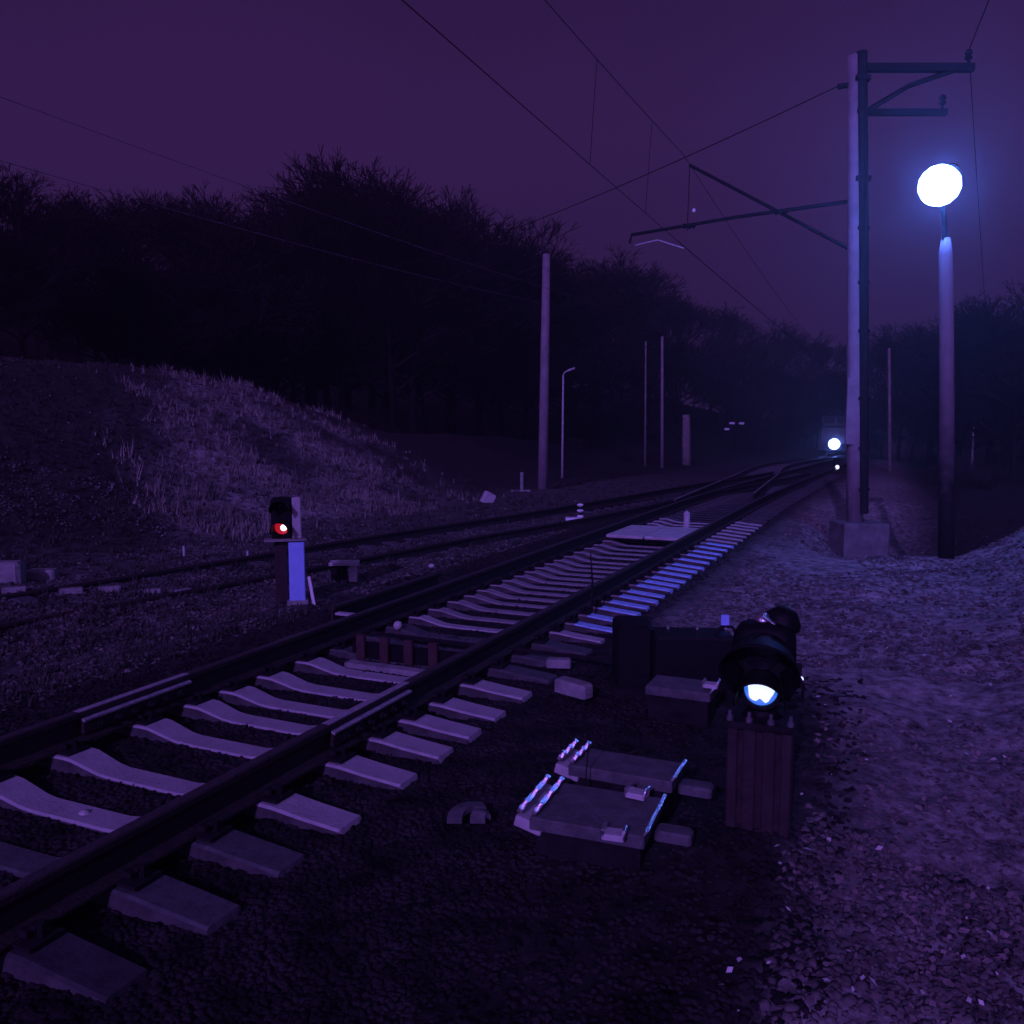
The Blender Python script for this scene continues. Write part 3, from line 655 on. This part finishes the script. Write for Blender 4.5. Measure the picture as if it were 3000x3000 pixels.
def wire(a, b, sag, r, label, cat='wire', name='overhead_wire', m=M_STEEL, n=14):
    a, b = Vector(a), Vector(b); pts = [a.lerp(b, i/n) - Vector((0, 0, sag*4*(i/n)*(1-i/n))) for i in range(n+1)]
    o = MB().tube(pts, r, 5).build(name, m); return tag(o, label, cat)
# cantilever over the main track
ct = thing('cantilever', 'thin cantilever arm reaching left from the mast over the main track', 'cantilever', (6.25, 16.05, 0))
root = Vector((6.25, 16.05, 0))
a_ = Vector((6.05, 16.05, 5.70)) - root; b_ = Vector((2.35, 17.6, 5.44)) - root
MB().tube([a_, a_.lerp(b_, .5) + Vector((0, 0, .03)), b_, b_ + Vector((-.03, 0, -.16))], [.035, .032, .03, .03], 6).build('tube_arm', M_STEEL, ct)
MB().tube([b_ + Vector((.08, 0, -.20)), b_ + Vector((.5, -.1, -.12)), b_ + Vector((1.0, -.2, -.30)), ], .014, 6).build('steady_arm', M_CONC_L, ct)
for k in (.30, .72):
    c = a_.lerp(b_, k); MB().lathe([(.02, -.12), (.06, -.08), (.03, -.03), (.06, .02), (.03, .06), (.05, .1), (.02, .13)], c, 8, Matrix.Rotation(R_(90), 4, 'Y')).build('insulator', M_STEEL, ct)
MB().tube([Vector((6.12, 16.0, 4.82)) - root, Vector((3.55, 18.0, 6.88)) - root], .032, 6).build('inclined_tube', M_STEEL, ct)
MB().tube([Vector((3.55, 18.0, 6.88)) - root, Vector((3.45, 17.6, 5.52)) - root], .010, 5).build('hanger', M_STEEL, ct)
# wires
def WP(s, p, z): x, y = W(s, p); return (x, y, z)
wire(WP(-25, .2, 5.55), WP(18.9, -.40, 5.30), .05, .006, 'contact wire above the main track, near span', n=24)
wire(WP(18.9, -.40, 5.30), WP(70, .0, 4.6), .05, .010, 'contact wire above the main track beyond the cantilever', n=24)
wire(WP(-25, .2, 7.6), WP(18.9, -.3, 6.90), .7, .006, 'messenger wire above the near contact wire', n=24)
wire(WP(18.9, -.3, 6.90), WP(70, 0, 5.8), .8, .006, 'messenger wire sagging away beyond the cantilever', n=24)
wire((5.80, 16.0, 7.68), (-6.0, 40, 8.6), .4, .012, 'thin wire leaving the mast top towards the far left')
wire((8.01, 16, 8.26), (-2, -12, 9.6), .5, .010, 'feeder wire from the end of the upper mast arm')
wire((8.01, 16, 8.26), (52, 95, 6), .9, .010, 'feeder wire running away from the upper mast arm')
for s in (13.5, 16.5):
    q = (s+25)/43.9; zc = 5.55-.25*q - .05*4*q*(1-q); zm = 7.6-.7*q - .7*4*q*(1-q)
    wire(WP(s, .2-.6*q, zc), WP(s, .2-.5*q, zm), 0, .005, 'hanging dropper %s the cantilever' % ('well before' if s < 15 else 'just before'), n=2, name='dropper')
wire((-9.5, 7.0, 6.3), (3.0, 31.5, 6.0), .2, .006, 'pale upper wire running from the top left corner towards the tall pole', m=M_MAST)
wire((-9.6, 8.0, 5.55), (.9, 29.1, 5.7), .2, .006, 'pale lower wire running from the left edge of the sky to the tall pole', m=M_MAST)
o = MB().lathe([(0, -.05), (.035, -.03), (.035, .03), (0, .05)], px(2033, 617, 19), 8).build('insulator', M_WHITE); tag(o, 'tiny white insulator hanging over the cantilever', 'insulator')

def shaded_pole_material():  # shade on the lower pole put into the colour, darker downwards
    m = mat('shaded_pole_wood', (.012, .011, .012), .8, var=.3, spec=.2); n = m.node_tree; b = n.nodes['Principled BSDF']
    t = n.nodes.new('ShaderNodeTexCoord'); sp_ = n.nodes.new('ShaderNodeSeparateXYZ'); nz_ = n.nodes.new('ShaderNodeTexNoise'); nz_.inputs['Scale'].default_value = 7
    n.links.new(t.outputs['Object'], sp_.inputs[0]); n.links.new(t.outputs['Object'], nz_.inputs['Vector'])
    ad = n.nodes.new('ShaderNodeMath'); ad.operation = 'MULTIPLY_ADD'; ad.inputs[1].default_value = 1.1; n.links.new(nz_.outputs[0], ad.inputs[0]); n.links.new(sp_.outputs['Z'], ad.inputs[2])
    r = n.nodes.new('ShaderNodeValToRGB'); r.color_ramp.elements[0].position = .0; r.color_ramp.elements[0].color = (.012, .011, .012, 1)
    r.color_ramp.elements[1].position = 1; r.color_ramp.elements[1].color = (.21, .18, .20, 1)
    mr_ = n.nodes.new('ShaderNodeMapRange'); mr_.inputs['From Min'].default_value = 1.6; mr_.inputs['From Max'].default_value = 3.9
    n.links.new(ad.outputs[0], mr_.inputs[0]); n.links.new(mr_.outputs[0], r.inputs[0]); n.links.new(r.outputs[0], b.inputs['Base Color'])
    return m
# lit street lamp on the right
def street_lamp():
    x, y = 6.56, 13.0; g = gz(6.56, 13.0) - .1
    t = thing('street_lamp', 'brightly lit street lamp with blue-white glow on a wooden pole', 'street lamp', (x, y, g))
    hgt = 4.45 - g
    p_ = MB(); p_.tube([(0, 0, -.1), (-.05, 0, 1.1), (-.11, 0, 2.3), (-.18, 0, 3.6), (-.24, 0, hgt-.25), (-.25, 0, hgt-.02)], [.115, .110, .105, .100, .095, .06], 18); p_.build('pole', shaded_pole_material(), t, smooth=True)
    a = MB(); a.tube([(-.27, 0, hgt-.3), (-.28, -.02, hgt+.12), (-.33, -.06, hgt+.30), (-.38, -.10, hgt+.44)], .038, 8); a.build('bracket', M_STEEL, t)
    L = Vector((-.46, -.16, 5.12 - g))
    Mr = Matrix.Rotation(R_(38), 4, 'Y')
    gl = MB(); gl.lathe([(0, -.26), (.12, -.245), (.21, -.18), (.27, -.08), (.285, .02), (.26, .13), (.19, .22), (.10, .27), (0, .285)], L, 24, Mr)
    gl.build('glare_globe', M_LAMP, t, smooth=True)  # globe sized to the glare round the lamp
    cp = MB(); cp.lathe([(.10, .288), (.09, .33), (.05, .36), (0, .365)], L, 14, Mr); cp.build('cap', M_STEEL, t, smooth=True)
street_lamp()
def pole(name, u0, v0, u1, v1, D, r, label, cat, m=M_MAST, extra=None, group=None):
    b = px(u0, v0, D); tp = px(u1, v1, D)
    g = gz(b[0], b[1]) - .15; z0 = min(g, b[2])
    t = thing(name, label, cat, (b[0], b[1], z0), group=group)
    h = tp[2] - z0
    MB().tube([(0, 0, 0), ((tp[0]-b[0])*.5, 0, h*.5), (tp[0]-b[0], 0, h)], [r*1.15, r, r*.8], 12).build('shaft', m, t, smooth=True)
    return t, (tp[0]-b[0], 0, h)
t, tp = pole('line_pole', 1590, 1425, 1601, 745, 29, .155, 'tall pale concrete pole standing at the foot of the left bank', 'pole')
MB().box((tp[0]+.0, 0, tp[2]+.05), (.12, .12, .14)).build('cap', M_STEEL, t)
t, tp = pole('line_pole', 1940, 1385, 1940, 985, 52, .09, 'right thin pole of the far pair before the trees', 'pole'); 
t, tp = pole('line_pole', 1890, 1375, 1892, 1000, 54, .06, 'left dimmer pole of the far pair before the trees', 'pole', M_WOOD)
t, tp = pole('line_pole', 2607, 1400, 2605, 1020, 46, .085, 'dim pole standing between the mast and the lit street lamp', 'pole', M_WOOD)
t, tp = pole('line_pole', 2853, 1270, 2853, 1225, 50, .06, 'tiny pale post right of the street lamp pole', 'pole', M_CONC_L)
t, tp = pole('stub_trunk', 2010, 1385, 2010, 1215, 60, .32, 'broad pale bare trunk behind the thin pole pair', 'tree trunk', M_WOOD)
t, tp = pole('unlit_lamp_post', 1648, 1255, 1650, 1100, 36, .045, 'small unlit lamp post part way up the bank behind the tall pole', 'lamp post', M_CONC_L)
# of the bank behind the tall pole', 'lamp post', M_CONC_L)
MB().tube([tp, (tp[0]+.05, 0, tp[2]+.12), (tp[0]+.2, 0, tp[2]+.2)], .03, 6).build('arm', M_CONC_L, t); MB().box((tp[0]+.32, 0, tp[2]+.25), (.32, .14, .07), bev=.015, tilt=-.35).build('lamp_head', M_CONC_L, t)
t, tp = pole('unlit_lamp_post', 2128, 1330, 2128, 1262, 78, .05, 'far unlit double-armed lamp over the turnout', 'lamp post', M_STEEL)
MB().tube([tp, (tp[0]+.1, 0, tp[2]+.4), (tp[0]+.4, 0, tp[2]+.65), (tp[0]+1.3, 0, tp[2]+.65)], .05, 6).build('arm', M_STEEL, t)
for (dx, dz) in ((0, .15), (.45, .68), (1.3, .66)): MB().box((tp[0]+dx, -.1, tp[2]+dz), (.42, .3, .18), bev=.03).build('lamp_head', M_WHITE, t)

# far train: dark front with one headlight low on the nose, round which the lit rails glint
def train():
    x, y = 29.95, 81.0; g = float(zt(y)); a = math.atan2(12.4, 26.)
    t = thing('locomotive', 'dark oncoming locomotive with one dazzling headlight beside the mast', 'locomotive', (x, y, g), -a)
    b = MB(); b.box((0, 6.2, 1.9), (3.0, 12, 1.9), bev=.25); b.build('body', M_CAR, t)
    MB().box((0, 2.2, 3.3), (2.7, 3.6, 1.0), bev=.2).build('cab', M_CAR, t)
    MB().box((-.55, .38, 3.35), (.9, .03, .6), bev=.05).build('windscreen', M_GLASS, t); MB().box((.55, .38, 3.35), (.9, .03, .6), bev=.05).build('windscreen', M_GLASS, t)
    MB().box((0, .1, .75), (2.8, .2, .5)).build('buffer_beam', M_CAR, t)
    for sx_ in (-.85, .85): MB().lathe([(.12, 0), (.12, .35), (.24, .38), (.24, .45), (0, .47)], (sx_, 0, .95), 12, Matrix.Rotation(R_(90), 4, 'X')).build('buffer', M_STEEL, t)
    for k in range(4): MB().lathe([(.5, -.9), (.5, .9)], (0, 2.0+2.6*k, .5), 16, Matrix.Rotation(R_(90), 4, 'Y')).build('wheelset', M_STEEL, t)
    hl = MB(); hl.lathe([(.50, 0), (.47, .12), (.28, .22), (0, .26)], (0, -.48, 1.10), 20, Matrix.Rotation(R_(90), 4, 'X')); hl.build('headlight', M_HDL, t, smooth=True)  # disc widened to the size of the headlight's glare
train()
# small white marker lamp nearer, below the headlight
tl = thing('ground_lamp', 'tiny white ground lamp just below the headlight', 'signal lamp', (px(2453, 1368, 44)[0], 44, float(zt(44))-.2))
MB().box((0, .1, .4), (.3, .2, .5), bev=.03).build('case', M_BLACK, tl); MB().lathe([(.11, 0), (0, .03)], (0, 0, CAM_H-(128/F_PX*44)-float(zt(44))+.2), 12, Matrix.Rotation(R_(90), 4, 'X')).build('lens', mat('marker_glow', (.8,.8,.8), emit=(.75, .75, 1), estr=1.6, bump=0), tl)
MB().tube([(0, .1, -.3), (0, .1, .2)], .05, 6).build('stem', M_STEEL, tl)

# ------------------------------------------------------------------ trees and shrubs
def tree_proto(seed, levels=6, spread=.55, lean=.0, droop=0, trunk_r=.017, kids=(3, 3, 3, 3, 3, 3), twig=.0014):
    r = random.Random(seed); T = MB(); V = []; Fc = []
    def seg(a, b, ra, rb):
        d = (b-a).normalized(); u = d.orthogonal().normalized(); q = d.cross(u); o = len(V)
        for p_, rr in ((a, ra), (b, rb)):
            for k in range(3): V.append(p_ + (u*math.cos(2.094*k) + q*math.sin(2.094*k))*rr)
        for k in range(3): Fc.append((o+k, o+(k+1) % 3, o+3+(k+1) % 3, o+3+k))
    trunk_pts = [Vector((0, 0, -.02))]; d = Vector((lean, 0, 1)).normalized()
    for i in range(6):
        d = (d + Vector((r.uniform(-.07, .07), r.uniform(-.07, .07), .08))).normalized(); trunk_pts.append(trunk_pts[-1] + d*.105)
    T.tube(trunk_pts, [trunk_r*(1-.11*i) for i in range(7)], 8)
    def grow(p, d, L, rad, lv):
        n = 2 if lv < 4 else 1; q = p
        for i in range(n):
            d = (d + Vector((r.uniform(-.16, .16), r.uniform(-.16, .16), r.uniform(-.02, .14)))).normalized()
            q2 = q + d*L/n; seg(q, q2, max(twig, rad*(1-.3*i/n)), max(twig*.8, rad*(1-.3*(i+1)/n))); q = q2
            if lv < levels-1:
                kk = kids[lv] if i == n-1 else max(1, kids[lv]-2)
                for _ in range(kk):
                    ax = Vector((r.gauss(0, 1), r.gauss(0, 1), r.gauss(0, .6))).normalized()
                    nd = (d + ax*spread*r.uniform(.6, 1.5)).normalized()
                    grow(q, nd, L*r.uniform(.62, .84), rad*.58, lv+1)
    for i in range(2, 7):
        for _ in range(3 if i < 6 else 4):
            a = r.random()*6.28; out_ = 1.0 if i < 6 else .35
            grow(trunk_pts[i], Vector((math.cos(a)*out_, math.sin(a)*out_, r.uniform(.5, 1.0))).normalized(), r.uniform(.13, .18), trunk_r*.5, 1 if i < 6 else 0)
    mt = bpy.data.meshes.new('trunk'); mt.from_pydata(T.v, [], T.f); mt.materials.append(M_BARK)
    mt.polygons.foreach_set('use_smooth', [True]*len(T.f))
    mc = bpy.data.meshes.new('crown'); mc.from_pydata([tuple(v) for v in V], [], Fc); mc.materials.append(M_TWIG); mc.update()
    zmax = max(v.z for v in V)
    return mt, mc, zmax, len(Fc)
PROT = [tree_proto(5, spread=.55), tree_proto(12, spread=.7), tree_proto(23, spread=.45), tree_proto(31, spread=.62, lean=.12)]
SPARSE = [tree_proto(k, spread=sp_, kids=(3, 3, 3, 2, 3, 2), levels=6, trunk_r=.015) for k, sp_ in ((41, .5), (52, .62), (63, .42), (74, .7))]
print('tree quads', [p_[3] for p_ in PROT])
def tree(x, y, top_z, k, label, group, sink=.1, fat=1.0, protos=PROT):
    mt, mc, zm, _ = protos[k % len(protos)]; g = gz(x, y) - sink; S = (top_z - g)/zm
    t = thing('bare_tree', label, 'tree', (x, y, g), random.random()*6.28, group); t.scale = (S*fat, S*fat, S)
    link('trunk', mt, t); link('crown', mc, t)
sky = [  # column, skyline row, distance, label, group
 (30, 470, 30), (120, 540, 36), (210, 560, 40), (310, 580, 36), (410, 540, 42), (520, 530, 38), (610, 540, 44), (700, 540, 38), (800, 600, 42), (900, 600, 46),
 (990, 440, 44), (1075, 440, 46), (1140, 500, 44), (1230, 530, 48), (1320, 545, 50), (1400, 590, 52), (1470, 650, 52), (1540, 740, 56),
 (1660, 735, 62), (1750, 720, 62), (1830, 800, 70), (1900, 850, 76), (1990, 850, 82), (2090, 880, 92), (2190, 930, 98), (2300, 960, 104), (2400, 970, 104), (2560, 960, 84), (2650, 950, 74), (2740, 930, 66), (2830, 900, 58), (2920, 850, 52), (3000, 800, 46)]
ORD = ['first', 'second', 'third', 'fourth', 'fifth', 'sixth', 'seventh', 'eighth', 'ninth', 'tenth', 'eleventh', 'twelfth']
for i, (u, v, D) in enumerate(sky):
    D = D*1.0; x, y, z = px(u, v, D)
    if u in (990, 1075):
        lab = 'tallest bare tree on the left skyline, %s of the high pair' % ('left' if u == 990 else 'right'); grp = 'tallest trees on the left skyline'
    elif u < 950: lab, grp = ORD[i] + ' bare tree from the left edge along the skyline', 'left skyline trees'
    elif u < 1560: lab, grp = ORD[i-12] + ' bare tree right of the tallest pair as the skyline slopes down', 'middle skyline trees'
    elif u < 2480: lab, grp = ORD[i-18] + ' bare skyline tree counting from the tall pole towards the mast', 'trees between pole and mast'
    else: lab, grp = ORD[i-27] + ' bare skyline tree counting rightwards from the mast', 'trees right of the mast'
    tree(x, y, z, i, lab, grp, fat=1.25, protos=SPARSE)
r2 = random.Random(4)
for i in range(46):      # ranks behind and below the skyline trees
    u = -150 + 3300*(i+.5)/46 + r2.uniform(-30, 30); vs = np.interp(u, [q[0] for q in sky], [q[1] for q in sky]); Ds = np.interp(u, [q[0] for q in sky], [q[2] for q in sky])
    D = Ds + r2.uniform(-5, 9); x, y, z = px(u, vs + r2.uniform(90, 300), D)
    s_, p_ = SP(x, y)
    if -6.5 < p_ < 3 and D < 60: continue
    lab, grp = (('lower bare tree filling the dark wood above the bank', 'lower trees above the bank') if u < 1560 else ('lower bare tree in the wood behind the far poles', 'lower trees behind the far poles') if u < 2480 else ('lower bare tree in the wood beyond the street lamp', 'lower trees beyond the street lamp'))
    tree(x, y, z, i+1, lab, grp, fat=1.5)
# shrubs
def shrub_proto(seed):
    r = random.Random(seed); V = []; Fc = []
    for i in range(420):
        a = r.random()*6.28; el = r.uniform(.15, 1.4); L = r.uniform(.35, 1.0); d = Vector((math.cos(a)*math.cos(el), math.sin(a)*math.cos(el), math.sin(el)))
        p0 = d*L*r.uniform(0, .6) + Vector((r.uniform(-.15, .15), r.uniform(-.15, .15), 0)); p0.z = max(p0.z*.8, 0); p1 = p0 + (d + Vector((r.uniform(-.5, .5), r.uniform(-.5, .5), r.uniform(-.2, .4)))).normalized()*r.uniform(.2, .45)
        u = d.orthogonal().normalized()*.006; q = (p1-p0).cross(u).normalized()*.006; o = len(V)
        V += [tuple(p0+u), tuple(p0-u), tuple(p1+q*.6), tuple(p0+q)]; Fc += [(o, o+1, o+2), (o+1, o+3, o+2), (o+3, o, o+2)]
    me = bpy.data.meshes.new('shrub'); me.from_pydata(V, [], Fc); me.materials.append(M_SHRUB); me.update(); return me
SH = [shrub_proto(k) for k in range(3)]
n_ = 0
for i in range(150):
    u = r2.uniform(-100, 3100)
    if u < 1650: D = r2.uniform(30, 46)
    else: D = r2.uniform(32, 80)
    x = (u-1500)/F_PX*D; y = D; s_, p_ = SP(x, y)
    if u < 1650 and not (-26 < p_ < -16.5): continue
    if u >= 1650 and -11 < p_ < 5: continue
    lab, grp = (('leafless shrub along the crest of the left bank', 'shrubs on the bank crest') if p_ < 0 and u < 1650 else ('leafless shrub below the wood beyond the turnout', 'shrubs beyond the turnout') if p_ < 0 else ('leafless shrub in the dark hollow behind the mast', 'shrubs behind the mast'))
    o = link('shrub', SH[i % 3], None, (x, y, gz(x, y)-.05)); S = r2.uniform(1.1, 2.4); o.scale = (S, S, S*r2.uniform(.7, 1.1)); o.rotation_euler = (0, 0, r2.random()*6.28)
    tag(o, lab, 'shrub', grp); n_ += 1
print('shrubs', n_)

# ------------------------------------------------------------------ haze added to give the lamps a halo
hz = MB(); hz.box((0, 0, 18), (640, 640, 84)); ho = hz.build('halo_haze', bpy.data.materials.new('halo_haze'))
hm = ho.data.materials[0]; hm.use_nodes = True; hn = hm.node_tree; hn.nodes.clear()
ho_ = hn.nodes.new('ShaderNodeOutputMaterial'); pv = hn.nodes.new('ShaderNodeVolumePrincipled')
pv.inputs['Color'].default_value = (.9, .9, .95, 1); pv.inputs['Density'].default_value = .0052; pv.inputs['Anisotropy'].default_value = .72
hn.links.new(pv.outputs[0], ho_.inputs['Volume']); ho['kind'] = 'stuff'; ho['label'] = 'thin haze added for the halo round the lamps'
